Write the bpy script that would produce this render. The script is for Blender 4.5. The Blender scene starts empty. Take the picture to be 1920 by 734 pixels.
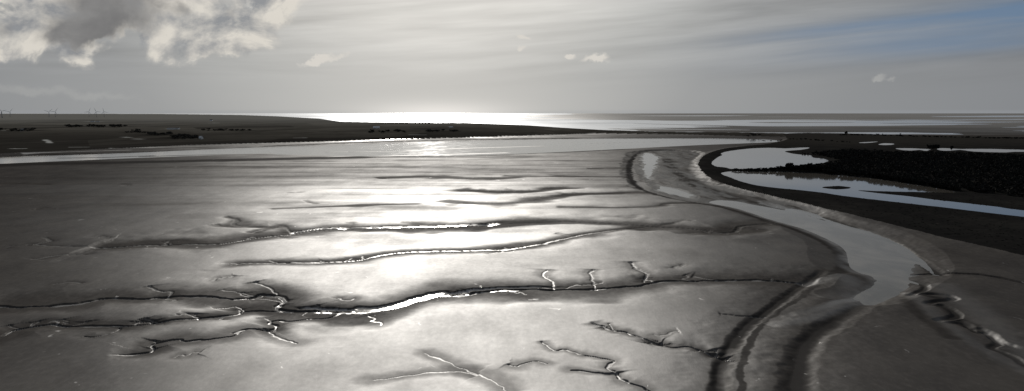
import bpy, math, random
import numpy as np
random.seed(7); rng = np.random.default_rng(11)
C = bpy.context.scene.collection
H = 70.0; F = 1400.0; YH = 212.5
PITCH = math.atan((367-YH)/F)
CP, SP = math.cos(PITCH), math.sin(PITCH)
SUN_AZ = math.radians(-6.3); SUN_EL = math.radians(17.5)
WL = -2.5                                    # level of the tide water

# ---------------------------------------------------------------- ground points
def ray(x, y):
    a, b = (x-960)/F, (367-y)/F
    return a, CP+b*SP, -SP+b*CP
def P(x, y, z=0.0):
    dx, dy, dz = ray(x, y)
    t = (z-H)/dz
    return (dx*t, dy*t)

def catmull(pts, n=5, closed=False):
    p = np.array(pts, float); out = []
    N = len(p)
    rngi = range(N if closed else N-1)
    for i in rngi:
        if closed: a, b, c, d = p[(i-1) % N], p[i], p[(i+1) % N], p[(i+2) % N]
        else: a, b, c, d = p[max(i-1, 0)], p[i], p[i+1], p[min(i+2, N-1)]
        for k in range(n):
            t = k/n
            out.append(0.5*((2*b)+(c-a)*t+(2*a-5*b+4*c-d)*t*t+(3*b-a-3*c+d)*t**3))
    if not closed: out.append(p[-1])
    return np.array(out)

# ---------------------------------------------------------------- lattice noise
def hash2(ix, iy, seed):
    h = (ix.astype(np.int64)*374761393 + iy.astype(np.int64)*668265263 + seed*1274126177) & 0x7fffffff
    h = ((h ^ (h >> 13))*1274126177) & 0x7fffffff
    h = (h ^ (h >> 16)) & 0xffff
    return h/32767.5-1.0
def vnoise(x, y, seed=0):
    ix, iy = np.floor(x), np.floor(y); fx, fy = x-ix, y-iy
    ux, uy = fx*fx*fx*(fx*(fx*6-15)+10), fy*fy*fy*(fy*(fy*6-15)+10)
    ix = ix.astype(np.int64); iy = iy.astype(np.int64)
    a, b = hash2(ix, iy, seed), hash2(ix+1, iy, seed)
    c, d = hash2(ix, iy+1, seed), hash2(ix+1, iy+1, seed)
    return (a+(b-a)*ux)*(1-uy)+(c+(d-c)*ux)*uy
def fbm(x, y, oct=4, seed=0, gain=.5):
    s = 0; a = 1; t = 0
    for o in range(oct):
        s = s+a*vnoise(x*2**o+17.3*o, y*2**o-9.1*o, seed+o*13); t += a; a *= gain
    return s/t
def sstep(a, b, x):
    t = np.clip((x-a)/(b-a), 0, 1); return t*t*(3-2*t)

# ---------------------------------------------------------------- the ground grid
ypx = np.concatenate([np.arange(213.0, 300, .26), np.arange(300, 345, .5), np.arange(345, 800, .72)])[::-1]
Yrow = np.array([P(960, y)[1] for y in ypx])           # near to far
U = np.arange(-1.06, 1.06, 1.3/F)
NR, NC = len(Yrow), len(U)
X = (Yrow[:, None]*U[None, :]); Y = np.repeat(Yrow[:, None], NC, 1)
near = sstep(2600, 1200, Y)
# gentle warp so that traced edges come out ragged and natural
amp = np.clip(Y/420, .7, 5)
Wx = X + amp*1.3*fbm(X/11, Y/11, 3, 5) ; Wy = Y + amp*1.0*fbm(X/13+40, Y/13, 3, 9)
Wx += .7*fbm(X/3.1, Y/3.1, 2, 15)*sstep(900, 300, Y); Wy += .7*fbm(X/3.3+7, Y/3.3, 2, 16)*sstep(900, 300, Y)
WV = fbm(X/7, Y/7, 3, 111); TV = fbm(X/28, Y/28, 3, 112)
S1 = fbm(X/90, Y/120, 4, 21)

ROWSP = np.repeat(np.gradient(Yrow)[:, None], NC, 1)
def window(x0, x1, y0, y1):
    r0 = max(np.searchsorted(Yrow, y0)-1, 0); r1 = min(np.searchsorted(Yrow, y1)+1, NR)
    if r1 <= r0: return None
    ya, yb = max(Yrow[r0], 1), Yrow[r1-1]
    ua = min(x0/ya, x0/yb); ub = max(x1/ya, x1/yb)
    c0 = max(np.searchsorted(U, ua)-1, 0); c1 = min(np.searchsorted(U, ub)+1, NC)
    if c1 <= c0: return None
    return slice(r0, r1), slice(c0, c1)

def dist_line(pts, margin, widths=None, warp=1.0):
    """distance of every grid vertex to a polyline given in metres; also the fraction along it"""
    D = np.full((NR, NC), 1e6, np.float32); T = np.zeros((NR, NC), np.float32)
    n = len(pts)
    for i in range(n-1):
        (x0, y0), (x1, y1) = pts[i], pts[i+1]
        w = window(min(x0, x1)-margin, max(x0, x1)+margin, min(y0, y1)-margin, max(y0, y1)+margin)
        if w is None: continue
        px = X[w]+(Wx[w]-X[w])*warp; py = Y[w]+(Wy[w]-Y[w])*warp
        dx, dy = x1-x0, y1-y0; L = dx*dx+dy*dy+1e-9
        t = np.clip(((px-x0)*dx+(py-y0)*dy)/L, 0, 1)
        d = np.hypot(px-x0-t*dx, py-y0-t*dy)
        cur = D[w]; m = d < cur
        cur[m] = d[m]; T[w][m] = ((i+t)/(n-1))[m]
    return D, T

def inside(pts, warp=1.0):
    M = np.zeros((NR, NC), bool)
    xs, ys = pts[:, 0], pts[:, 1]
    w = window(xs.min()-20, xs.max()+20, ys.min()-20, ys.max()+20)
    if w is None: return M
    px = X[w]+(Wx[w]-X[w])*warp; py = Y[w]+(Wy[w]-Y[w])*warp
    m = np.zeros(px.shape, bool); n = len(pts)
    for i in range(n):
        x0, y0 = pts[i]; x1, y1 = pts[(i+1) % n]
        if y0 == y1: continue
        rr = (py[:, 0]*0+1).astype(bool)
        c = (y0 > py) != (y1 > py)
        m ^= c & (px < (x1-x0)*(py-y0)/(y1-y0)+x0)
    M[w] = m
    return M

def sd_poly(px, z=0.0, margin=60, n=4, warp=1.0):
    pts = np.array([P(a, b, z) for a, b in catmull(px, n, True)])
    loop = np.vstack([pts, pts[:1]])
    D, _ = dist_line(loop, margin, warp=warp)
    D = np.minimum(D, margin)
    return np.where(inside(pts, warp), -D, D)

def line(px, z=0.0, margin=60, n=5, warp=1.0):
    pts = np.array([P(a, b, z) for a, b in catmull(px, n)])
    return dist_line(pts, margin, warp=warp)

# ---------------------------------------------------------------- base relief of the mud
Z = (0.35*fbm(X/70, Y/110, 3, 3) + 0.10*fbm(X/14, Y/22, 3, 8)*near)
gloss = np.clip(0.88+0.22*fbm(X/60, Y/60, 4, 31)+0.10*fbm(X/9, Y/25, 3, 37), 0, 1)
dark = np.clip(0.12+0.30*fbm(X/120, Y/70, 4, 41), 0, 1)
wet = np.zeros((NR, NC))

# creeks: [pixels], channel half-width m, depth m, trough half-width m, trough depth m
CR = [
 ([(160,462),(200,461),(260,457),(330,455),(400,455),(430,451),(480,443),(540,436),(620,428),(700,426.5),(800,424),(900,421),(960,416),(1060,413.5),(1130,417),(1200,420),(1300,427),(1340,433),(1380,430),(1390,421),(1440,417)], 2.6, 1.7, 19, 1.6),
 ([(400,493),(520,491),(600,491),(660,487),(700,481),(760,472),(870,469),(960,464),(1020,455),(1060,446),(1100,438),(1150,431),(1210,423)], 1.4, 1.0, 10, .6),
 ([(-60,570),(0,569),(40,571),(130,566),(200,554),(270,555),(310,550),(380,551),(430,555),(470,550),(490,545),(515,549),(534,557),(520,569),(545,575),(620,575),(680,578),(740,571),(800,554),(850,546),(900,541),(1000,538),(1100,538),(1200,531),(1230,524),(1300,522),(1400,521),(1450,521),(1500,524)], 2.3, 2.2, 17, 1.5),
 ([(-60,645),(0,629),(30,613),(90,605),(120,608),(160,609),(240,608),(300,600),(370,593),(440,585),(456,576),(540,576)], 1.5, 1.7, 10, .9),
 ([(200,667),(270,658),(288,648),(284,643),(300,637),(340,632),(350,636),(430,628),(446,620),(436,622),(460,613),(500,613),(518,606),(505,598),(520,593),(545,596),(580,590),(610,588),(640,578)], 1.2, 1.5, 8, .7),
 ([(500,613),(520,628),(560,640)], .8, .7, 4, .3),
 ([(960,740),(930,715),(900,700),(870,690),(830,672),(800,660)], .7, .3, 4.9, .3),
 ([(900,700),(850,694),(780,700),(700,712)], .7, .3, 4.5, .25),
 ([(1105,603),(1150,617),(1180,624),(1240,642),(1262,648),(1300,648),(1320,655),(1350,664),(1375,669)], .9, 1.3, 5, .4),
 ([(1150,617),(1140,606)], .6, .8, 2, .1),
 ([(1020,638),(1040,656),(1060,655),(1083,663)], .6, .9, 3, .2),
 ([(1083,663),(1150,675),(1136,688),(1152,697),(1130,700),(1075,693)], .7, 1.0, 4, .3),
 ([(1152,697),(1175,715),(1200,720),(1222,731)], .9, 1.5, 5, .4),
 ([(1345,588),(1400,590),(1440,589)], .6, 1.1, 3, .2),
 ([(860,354),(910,358),(960,359),(1010,357),(1040,352)], 2.5, 1.1, 15, 1.2),
 ([(830,375),(870,379),(920,381),(980,378),(1030,370),(1080,364),(1140,362),(1200,360),(1300,363)], 2.2, 1.0, 13, 1.1),
 ([(940,330),(1040,331),(1180,332)], 1.6, .5, 10, .4),
 ([(700,334),(800,331),(900,335),(960,333)], 2, .2, 18, .5),
 ([(500,392),(600,388),(700,384),(780,383)], 1.0, .15, 7, .15),
 ([(1100,316),(1180,315)], 2, .7, 12, .4),
 ([(1040,388),(1100,388),(1160,389),(1235,386),(1252,381),(1320,381),(1370,389),(1440,412)], 1.2, .9, 7, .5),
 ([(660,416),(652,422),(645,427)], 1.0, .8, 5, .5),
 ([(420,405),(445,412),(440,420),(500,425),(530,422),(545,434)], 1.5, 1.2, 8, .7),
 ([(470,436),(500,428),(520,424)], 1.2, 1.0, 6, .5),
 ([(400,420),(440,426),(480,425)], 1.0, 1.0, 6, .5),
 ([(1028,504),(1018,514),(1035,525),(1040,537)], .8, .9, 4, .4),
 ([(1108,504),(1106,514),(1112,524),(1118,537)], .8, .9, 4, .4),
 ([(1180,490),(1190,500),(1210,510),(1208,523)], .9, 1.2, 5, .5),
 ([(280,533),(300,541),(320,541),(312,549)], .9, .9, 5, .4),
 ([(480,525),(500,533),(520,545)], .9, .9, 5, .5),
 ([(400,575),(440,569),(456,576)], .8, .6, 4, .3),
 ([(80,445),(95,452),(70,458),(130,462),(160,462)], .9, .9, 5, .3),
 ([(60,487),(110,478),(160,475)], .9, .9, 5, .3),
 ([(230,610),(215,620),(185,630),(160,630)], .7, .9, 4, .3),
 ([(690,583),(702,590),(696,596),(712,599),(714,606)], .9, .6, 5, .3),
 ([(-50,345),(20,344),(90,345)], 1.0, .5, 10, .3),
]
# small side rills running off the larger creeks
for src, cnt, L in [(0, 12, 17), (1, 8, 15), (2, 18, 17), (3, 10, 14), (8, 8, 10), (4, 6, 10), (14, 4, 24), (15, 5, 24)]:
    base = catmull(CR[src][0], 4)
    for _ in range(cnt):
        k = rng.integers(1, len(base)-1); x, y = base[k]; side = -1 if rng.random() < .7 else 1
        pts = [(x, y)]; vx = rng.normal(0, 1.0)
        step = L*rng.uniform(.4, 1.3)/6
        for s in range(6):
            dyp = side*step*(y-212)/330*.5; dxp = step*(vx+rng.normal(0, 1.5))*1.3
            x += dxp; y += dyp; pts.append((x, y))
        pts = pts[::-1]; CR.append((pts, .45, .6, 4.5, .3))
for _ in range(24):                                    # faint rills scattered over the open flats
    x, y = rng.uniform(0, 1400), rng.uniform(330, 720); pts = [(x, y)]; hd = rng.choice([-1, 1]); L = rng.uniform(4, 13)*(y-200)/300
    for s_ in range(5):
        x += hd*L*rng.uniform(.5, 1.5); y += rng.normal(.3, 1.3)*(y-200)/220; pts.append((x, y))
    CR.append((pts, .38, rng.uniform(.4, .8), 3.5, .22))
# the broad bright reaches: flat floored, with a film of running water
reach = np.zeros((NR, NC))
for px, hw in [([(545,575),(600,575.5),(660,577.5),(700,578),(740,571),(800,554),(850,546),(900,541),(1000,538),(1100,538)], 1.15), ([(655,577.5),(700,578),(740,571),(800,554),(860,545)], 2.7),
               ([(530,437.5),(580,431.5),(620,428),(700,426.5),(800,424),(900,421),(960,416)], 2.3)]:
    D, T = line(px, -1, margin=12); D = D*(1+(.3 if hw != 2.3 else .06)*WV)
    reach = np.maximum(reach, sstep(hw*1.3, hw*.8, D)*sstep(0, .1, T)*sstep(1, .85, T))
for pts, hw, dep, tw, td in CR:
    if len(pts) > 5 and tw > 9: td *= .85
    hw *= .40; dep *= .27; td *= .85
    big = len(pts) > 7
    D, T = line(pts, margin=max(tw*2.6, 8), warp=1.0)
    fade = sstep(0, .06, T)*1.0 if not big else sstep(0, .04, T)
    Dt = D*(1-.75*np.clip(TV, -.7, .7)); tr = np.exp(-(Dt/tw)**2)
    Z -= td*tr*fade
    hwe = np.maximum(hw*(1+1.2*np.clip(WV, -.6, .8)), ROWSP*.75)
    e = sstep(hwe*1.9, hwe*.75, D)*fade
    if hw > .4: e = e*(1-sstep(0, .5, np.maximum(reach, 0)))
    Z -= dep*e*np.sqrt(hw/hwe)
    k = .78 if tw > 9 else (.6 if tw > 5 else .35)
    drop = k*sstep(tw*1.25, tw*.25, Dt)*fade
    gloss = gloss*(1-drop)
    dark = np.maximum(dark, .3*drop)
    wet = np.maximum(wet, sstep(hwe*.8, hwe*.35, D)*fade*sstep(470, 380, Y)*(.8 if hw > .55 else (.5 if hw > .3 else .25)))

def paint(px, half, val, arr, z=0, soft=.5, margin=None):
    D, T = line(px, z, margin=margin or half*2.5+20)
    half = np.maximum(half, ROWSP*.7)
    m = sstep(half*(1+soft), half*(1-soft), D)*sstep(0, .05, T)*sstep(1, .95, T)
    arr += (val-arr)*m
    return m

Z -= .7*reach; wet = np.maximum(wet, sstep(.5, .95, reach)); wet *= 1-.0*reach
# long flat streaks of wetter and drier mud lying across the middle distance
stk = fbm(X/230, Y/26, 4, 101)*sstep(480, 620, Y)
gloss = np.clip(gloss+.55*np.minimum(stk, .15)-.03, 0, 1)
gloss = np.clip(gloss-.22*sstep(.0, .5, -fbm(X/70, Y/34, 4, 103))*sstep(300, 420, Y), 0, 1)
gloss *= 1-.50*sstep(600, 900, Y); gloss = np.clip(gloss-.06*sstep(240, 195, Y), 0, 1)
lat = np.abs(X/Y+.10+.05*S1)
lat = lat+.10*sstep(420, 240, Y); gloss *= 1-.70*sstep(.32, .64, lat)  # sideways falloff of the sun's sheen set into the gloss
# ---------------------------------------------------------------- river and side channel
river = [(-900,330),(-300,304),(0,293.5),(100,291.5),(250,286.5),(370,281),(480,276.5),(600,273),(700,269.5),(860,264.5),(960,262),(1100,260),(1240,259.5),(1370,259.8),(1430,261.5),(1463,265),
         (1430,268),(1300,273),(1200,278),(1080,284),(960,289.5),(860,293),(760,294),(650,293.5),(560,291),(480,290),(400,292),(250,297.5),(130,302.5),(0,308),(-300,322),(-900,350)]
sdr = sd_poly(river, WL, 160, 4, .35)
Z = np.where(sdr < 150, np.minimum(Z, WL+np.where(sdr > 0, sdr*.07, sdr*.05)), Z)
side_ch = [(1345,376),(1380,378),(1410,384),(1450,391),(1500,403),(1560,422),(1620,436),(1660,453),(1688,474),(1699,494),(1696,511),(1683,524),(1660,538),(1632,551),(1606,561),
           (1626,551),(1646,538),(1652,528),(1634,518),(1612,512),(1596,503),(1590,490),(1586,474),(1572,460),(1540,444),(1500,428),(1450,414),(1420,404),(1380,391),(1330,381)]
sds = sd_poly(side_ch, WL, 50, 4, .3)
Z = np.where(sds < 48, np.minimum(Z, WL+np.where(sds > 0, sds*.13, sds*.12)), Z)
wet = np.maximum(wet, np.clip(.42+.5*fbm(X/6, Y/10, 3, 120), 0, .7)*sstep(8, 0, sds)); gloss = np.maximum(gloss, .25*sstep(16, 4, sds)*sstep(-.3, .3, fbm(X/9, Y/14, 3, 121)))
for poly in ([(1199,291),(1222,287),(1240,296),(1236,312),(1229,334),(1215,341),(1202,333),(1198,314)],
             [(1228,346),(1262,352),(1300,361),(1306,373),(1280,371),(1250,366),(1225,356)],
             [(1420,377),(1480,389),(1530,404),(1500,400),(1440,388)]):
    s = sd_poly(poly, WL, 60, 4, 1.6)
    wet = np.maximum(wet, np.clip(.85+.8*fbm(X/5, Y/24, 3, 130), 0, 1)*sstep(2, -3, s))
    Z = np.where(s < 58, np.minimum(Z, WL+.18+np.where(s > 0, s*.10, s*.03)+.10*fbm(X/8, Y/20, 3, 77)), Z)
# wide low floor between the mouth and the pond bank, ribbed with wet and dry mud
floor = [(1205,286),(1260,283),(1310,288),(1300,305),(1320,330),(1370,352),(1460,377),(1540,398),(1500,402),(1400,388),(1330,384),(1270,374),(1210,356),(1186,330),(1188,300)]
sdf = sd_poly(floor, -2, 60, 4, 1.0)
Z = np.where(sdf < 55, np.minimum(Z, np.maximum(Z-2.2, WL+.22+np.maximum(sdf, 0)*.22+.13*fbm(X/16, Y/45, 4, 55))), Z)
ins = sstep(4, -8, sdf); gloss = gloss*(1-ins)+ins*np.clip(.5+.9*fbm(X/9, Y/40, 4, 58), .05, .8); wet = np.maximum(wet, ins*np.clip(.12+1.1*fbm(X/7, Y/30, 3, 59), 0, .5))
# shoals of glistening mud in the river
for px, hw, up in [([(250,295),(350,291.5),(460,289.5),(520,288)], 9, .35), ([(740,284.5),(860,279),(960,276),(1030,274)], 11, .28),
                   ([(600,285.5),(720,285),(800,286)], 6, .25), ([(600,298),(760,292),(900,288.5),(960,286.5)], 12, .3),
                   ([(100,297),(200,295.5),(300,291.5)], 5, .4), ([(1080,270),(1200,267),(1240,266.5)], 5, .12)]:
    D, T = line(px, WL, margin=40, warp=.3)
    m = sstep(hw*1.6, 0, D)*sstep(0, .1, T)*sstep(1, .9, T)
    Z = np.where(m > .001, np.maximum(Z, WL-.6+(.6+up)*np.sqrt(m)), Z)
    gloss = np.maximum(gloss, .5*m); wet = np.maximum(wet, .12*m)
# shore strips on the far bank
for px, hw in [([(480,271.5),(600,268),(700,265),(800,261.8),(900,259.3),(1000,257.2),(1060,255.5)], 14), ([(220,281),(360,276.5),(480,272)], 10), ([(40,290),(120,287),(250,283)], 8)]:
    m = paint(px, hw, 1.0, gloss, WL+1); wet = np.maximum(wet, m)
# dark scarps
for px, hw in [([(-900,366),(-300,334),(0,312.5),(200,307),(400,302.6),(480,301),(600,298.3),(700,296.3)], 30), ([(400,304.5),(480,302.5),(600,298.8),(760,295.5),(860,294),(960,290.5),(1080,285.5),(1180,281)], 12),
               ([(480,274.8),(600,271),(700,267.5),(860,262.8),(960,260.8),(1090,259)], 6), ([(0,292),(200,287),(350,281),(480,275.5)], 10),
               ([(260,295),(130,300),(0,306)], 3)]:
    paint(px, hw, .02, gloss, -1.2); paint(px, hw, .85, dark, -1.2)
sm = sstep(0, 40, sdr)
for px, hw, v in [([(1200,284),(1186,298),(1180,318),(1188,343),(1212,360),(1262,374),(1320,384),(1390,398),(1440,414),(1500,433),(1550,455),(1576,476),(1582,500),(1560,513),(1520,524),(1495,537)], 3.0, .75),
                  ([(1246,294),(1262,315),(1290,336),(1330,354),(1390,373),(1450,387),(1495,396)], 8, .7),
                  ([(1500,391),(1560,410),(1620,429),(1680,453),(1712,474),(1742,496),(1765,512)], 2.0, .95),
                  ([(1560,512),(1530,535),(1500,560),(1440,600),(1408,640),(1392,690),(1386,745)], .9, .8),
                  ([(1320,300),(1325,325),(1360,350),(1440,374),(1520,394)], 3, .5),
                  ([(1692,524),(1664,544),(1622,568),(1577,595),(1540,620),(1512,650),(1497,695),(1490,745)], 3.4, .97),  # shaded channel bank, its shade painted into the mud colour
                  ([(1500,537),(1440,582),(1400,612),(1372,650),(1350,690),(1338,745)], 2.0, .95),
                  ([(1560,512),(1530,535),(1500,560),(1440,600),(1408,640),(1392,690),(1386,745)], .9, .8),
                  ([(1590,562),(1545,560),(1515,552),(1495,537)], 1.2, .6),
                  ([(1690,512),(1740,508),(1800,513),(1860,520),(1920,532),(2050,560)], .8, .9),
                  ([(1690,516),(1720,524),(1735,533),(1728,543),(1712,550),(1760,552),(1790,560),(1740,568),(1770,575),(1795,590),(1760,600),(1800,605),(1815,612),(1850,620),(1880,640),(1925,655)], 1.5, .95),
                  ([(1790,598),(1812,606),(1832,622),(1852,622),(1872,640),(1862,652),(1900,668),(1930,692)], 1.8, .95), ([(1722,552),(1745,558),(1768,562)], 1.8, .95), ([(1755,575),(1775,580),(1790,592)], 2.4, .95), ([(1790,603),(1815,608),(1835,612)], 2.4, .9), ([(1850,618),(1880,628),(1925,640)], 2.6, .95), ([(1900,655),(1925,668)], 2.6, .9), ([(1700,560),(1740,600),(1790,640)], 3.0, .6)]:
    m = paint(px, hw, .05, gloss, -.8); paint(px, hw, v, dark, -.8)
# incised lower channels
for px, hw, dep in [([(1692,524),(1664,544),(1622,568),(1577,595),(1540,620),(1512,650),(1497,695),(1490,745)], 3.0, .68),
                    ([(1545,505),(1520,522),(1497,537),(1440,582),(1400,611),(1374,648),(1354,690),(1345,760)], 1.8, .55),
                    ([(1500,391),(1560,410),(1620,429),(1680,453),(1712,474),(1742,496),(1765,512)], 2.0, .7),
                    ([(1690,512),(1740,508),(1800,513),(1860,520),(1920,532),(2050,560)], .8, .5),
                    ([(1690,516),(1720,524),(1735,533),(1728,543),(1712,550),(1760,552),(1790,560),(1740,568),(1770,575),(1795,590),(1760,600),(1800,605),(1815,612),(1850,620),(1880,640),(1925,655)], 1.3, .6), ([(1790,598),(1812,606),(1832,622),(1852,622),(1872,640),(1862,652),(1900,668),(1930,692)], 1.0, .35)]:
    D, T = line(px, -.5, margin=24, warp=.6); D = D*(1+.30*WV)
    Z -= dep*sstep(hw*1.9, hw*.4, D)*sstep(0, .05, T); Z -= (.6 if hw > 1.5 else .25)*np.exp(-(D/9)**2)
    gloss *= 1-.93*np.exp(-(D/(2.0*hw))**2)
for px, hw, g in [([(1700,515),(1672,531),(1640,546),(1600,562),(1560,580),(1520,594),(1470,607),(1430,618)], 2.0, .75), ([(1560,520),(1600,532),(1560,548)], 4, .3)]:
    D, T = line(px, WL, margin=20); wet = np.maximum(wet, g*sstep(hw*1.8, hw*.3, D)*sstep(1, .35, T)*sstep(0, .1, T))
# pale glossy lips beside the dark channels, and the long pale strip with the braided creek
for px, hw, g in [([(1675,540),(1620,572),(1570,610),(1535,645),(1530,690),(1524,745)], 1.6, .2), ([(1440,612),(1480,606),(1530,594),(1590,570),(1640,546)], 2.6, .95), ([(1545,560),(1580,545),(1610,530)], 5, .55),
                  ([(1375,650),(1362,690),(1352,745)], 1.2, .22), ([(1760,530),(1800,560),(1840,590),(1880,625),(1960,690)], 5, .6),
                  ([(1700,540),(1740,580),(1780,612),(1830,645),(1960,720)], 2.5, .6), ([(1500,530),(1560,520),(1600,530),(1620,545)], 3.5, .6),
                  ([(1715,484),(1728,498),(1735,503)], 1.6, .22)]:
    m = paint(px, hw, g, gloss, -.5, .9); dark += (0.0-dark)*m*.9
# mud gloss is cut at far left and right to fade the sun's sheen
# ---------------------------------------------------------------- salt marsh with its ponds
marsh = [(1475,262),(1440,270.5),(1400,274.5),(1360,279.5),(1332,287),(1314,297),(1309,311),(1322,328),(1350,343),(1400,358),(1440,367),(1500,381),(1560,396),(1620,411),(1700,431),(1780,451),(1860,469),(1930,486),
         (2400,600),(2900,620),(2900,262),(2300,259.5),(1920,258),(1850,257.3),(1780,255.8),(1720,254.8),(1650,252.8),(1590,251),(1475,250.8)]
sdm = sd_poly(marsh, 0, 120, 3, .5)
mz = 1.3+.35*fbm(X/18, Y/18, 4, 61)+.25*fbm(X/5, Y/5, 3, 62)
fm = sstep(14, -10, sdm)
Z = Z*(1-fm)+mz*fm
farm = [(-1700,213.5),(-300,213.5),(0,213.6),(300,214.2),(450,216),(520,218.5),(600,223),(640,229),(700,230),(870,231),(1000,236.5),(1060,241),(1150,246),(1250,249),(1440,251),(1480,251.5),(1480,258),
        (1380,256.5),(1250,253),(1100,251),(1040,254),(960,256.5),(860,260),(700,264),(600,267),(480,270.5),(350,274),(250,279),(150,283),(0,289.5),(-300,303),(-1000,334),(-1700,360)]
sdg = sd_poly(farm, 0, 300, 1, .3)
fg = sstep(18, -12, sdg)
farz = sstep(9000, 2000, Y)
gz = 2.0+farz*(.7*fbm(X/180, Y/260, 3, 71)+1.6*np.exp(-((sdg+26)/13)**2))
Z = Z*(1-fg)+gz*fg
PL = .55                                     # level of the marsh ponds
ponds = [
 [(1335,308),(1338,301),(1347,295),(1354,291),(1352,288),(1366,284),(1400,279.5),(1440,277.2),(1475,278.3),(1513,276.6),(1515,278.8),(1500,281.5),(1472,284),(1490,289),(1520,291.5),(1524,296),(1541,297),(1553,301),(1545,305.5),(1520,309),(1500,312),(1470,315.5),(1440,317.5),(1400,318.5),(1370,317),(1362,314.5),(1345,313)],
 [(1352,325.5),(1375,321.5),(1400,322.5),(1440,322.6),(1480,323),(1520,325),(1560,328.5),(1600,332),(1650,337),(1700,345),(1755,353.5),(1792,361.5),(1740,361),(1660,359.5),(1607,357.3),(1650,363),(1700,368),(1750,374.5),(1860,387),(1930,396),(2300,435),(2300,450),(1930,408),(1860,400),(1750,387),(1600,370),(1530,360),(1440,351),(1400,343.5),(1372,334)],
 [(1612,267.5),(1630,266.3),(1646,265.7),(1638,267.3),(1616,269)],
 [(1648,271),(1660,268.7),(1676,270),(1672,272),(1655,272.5)],
 [(1679,278.6),(1700,277.8),(1720,278.6),(1744,280.3),(1735,283.5),(1725,281.5),(1705,283),(1690,281.5)],
 [(1757,280.5),(1768,277.8),(1800,279.3),(1860,279.3),(1930,281.2),(2200,287),(2200,293),(1930,285.5),(1880,286.5),(1830,285),(1800,281.5),(1774,283.5)],
]
pond_sd = []
for k, pd in enumerate(ponds[:6]):
    s = sd_poly(pd, PL, 30, 4 if k < 2 else 3, .5 if k < 2 else .3)
    pond_sd.append(s)
    Z = np.where(s < 28, np.minimum(Z, PL+np.where(s > 0, s*.12+.05*fbm(X/4, Y/6, 2, 66), s*.2)), Z)
s = sd_poly([(1545,352),(1556,350),(1575,350),(1592,352),(1578,354.5),(1560,354.3)], PL, 30)
Z = np.where(s < 4, np.maximum(Z, PL+.25-s*.12), Z)
# far sand banks and sea
far = sstep(2350, 2650, Y)*(1-fm)*(1-fg)
lg = np.log(Y)
qq = 98000.0/Y
bank = .9*fbm(X/Y*2.6+3, qq/4.5+1.2*X/Y, 3, 81)+.5*fbm(X/Y*5, qq/1.6, 2, 83)+.35*sstep(.08, .4, X/Y)-.10-.9*sstep(.10, -.10, X/Y)
for sl_, hw, up in [([(1120,231),(1220,233),(1330,235.5),(1450,238.5),(1560,240.5),(1700,242),(1800,243.5)], 60, .7), ([(1130,241),(1250,243.5),(1400,246.5),(1480,247.5)], 45, .7),
                    ([(1640,232),(1760,231.5),(1930,233)], 110, .6), ([(1380,219),(1550,218),(1750,218.5)], 700, .6), ([(1600,226),(1750,227),(1930,225)], 220, .5), ([(1700,248),(1800,249),(1930,249.5)], 40, .7)]:
    Dk, Tk = line(sl_, WL, margin=hw*3, n=3, warp=.3)
    bank = bank+up*np.exp(-(Dk/hw)**2)*sstep(0, .15, Tk)*sstep(1, .85, Tk)
for sl_, hw in [([(1180,241.5),(1300,243),(1400,244)], 35), ([(1380,226),(1560,224.5),(1700,225)], 160), ([(1440,232),(1600,231)], 90)]:
    Dk, Tk = line(sl_, WL, margin=hw*3, n=3, warp=.3); bank = bank-.9*np.exp(-(Dk/hw)**2)
fz = WL+np.clip(bank*1.5, -1.2, .9)
# a clear channel of water just behind the marsh
ch1, _ = line([(1586,250.2),(1650,249.6),(1750,251.2),(1850,254),(2100,256)], WL, 90, 3, .2)
fz = fz-1.2*np.exp(-(ch1/70)**2)
Z = Z*(1-far)+fz*far
gloss = gloss*(1-far)+far*np.clip(.6+.6*fbm(X/(Y*.1), lg*30, 3, 88), 0, 1)
dark = dark*(1-far)+far*np.clip(.35+.7*fbm(X/(Y*.3), qq/3, 3, 89), 0, 1)*sstep(9000, 2600, Y)
wet = wet*(1-far)

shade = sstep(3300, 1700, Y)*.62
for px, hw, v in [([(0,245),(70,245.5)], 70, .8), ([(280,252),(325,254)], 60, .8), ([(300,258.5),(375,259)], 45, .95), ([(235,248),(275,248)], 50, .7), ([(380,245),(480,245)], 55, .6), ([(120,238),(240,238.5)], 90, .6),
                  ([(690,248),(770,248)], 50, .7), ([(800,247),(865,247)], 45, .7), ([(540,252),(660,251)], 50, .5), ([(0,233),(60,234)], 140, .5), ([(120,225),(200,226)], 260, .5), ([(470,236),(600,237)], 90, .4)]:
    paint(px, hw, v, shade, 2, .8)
# wet ditches and light tracks on the farmland
track = np.zeros((NR, NC))
for px, hw in [([(20,278.8),(36,279),(52,278.6)], 7), ([(130,276.2),(150,276.2),(168,276.2)], 5), ([(84,262),(90,265),(95,269)], 4), ([(0,245.4),(12,245.3)], 14), ([(230,257.5),(245,258.5)], 9),
               ([(250,261),(268,261.5)], 9), ([(172,228.2),(186,228)], 30), ([(310,242),(336,241.5)], 12), ([(204,278.8),(240,278),(300,277)], 5), ([(765,253.3),(800,253.4)], 8), ([(840,238),(850,238)], 12), ([(395,231),(410,231)], 20), ([(550,259),(575,258.8)], 6)]:
    paint(px, hw, 1.0, track, 2)

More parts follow.
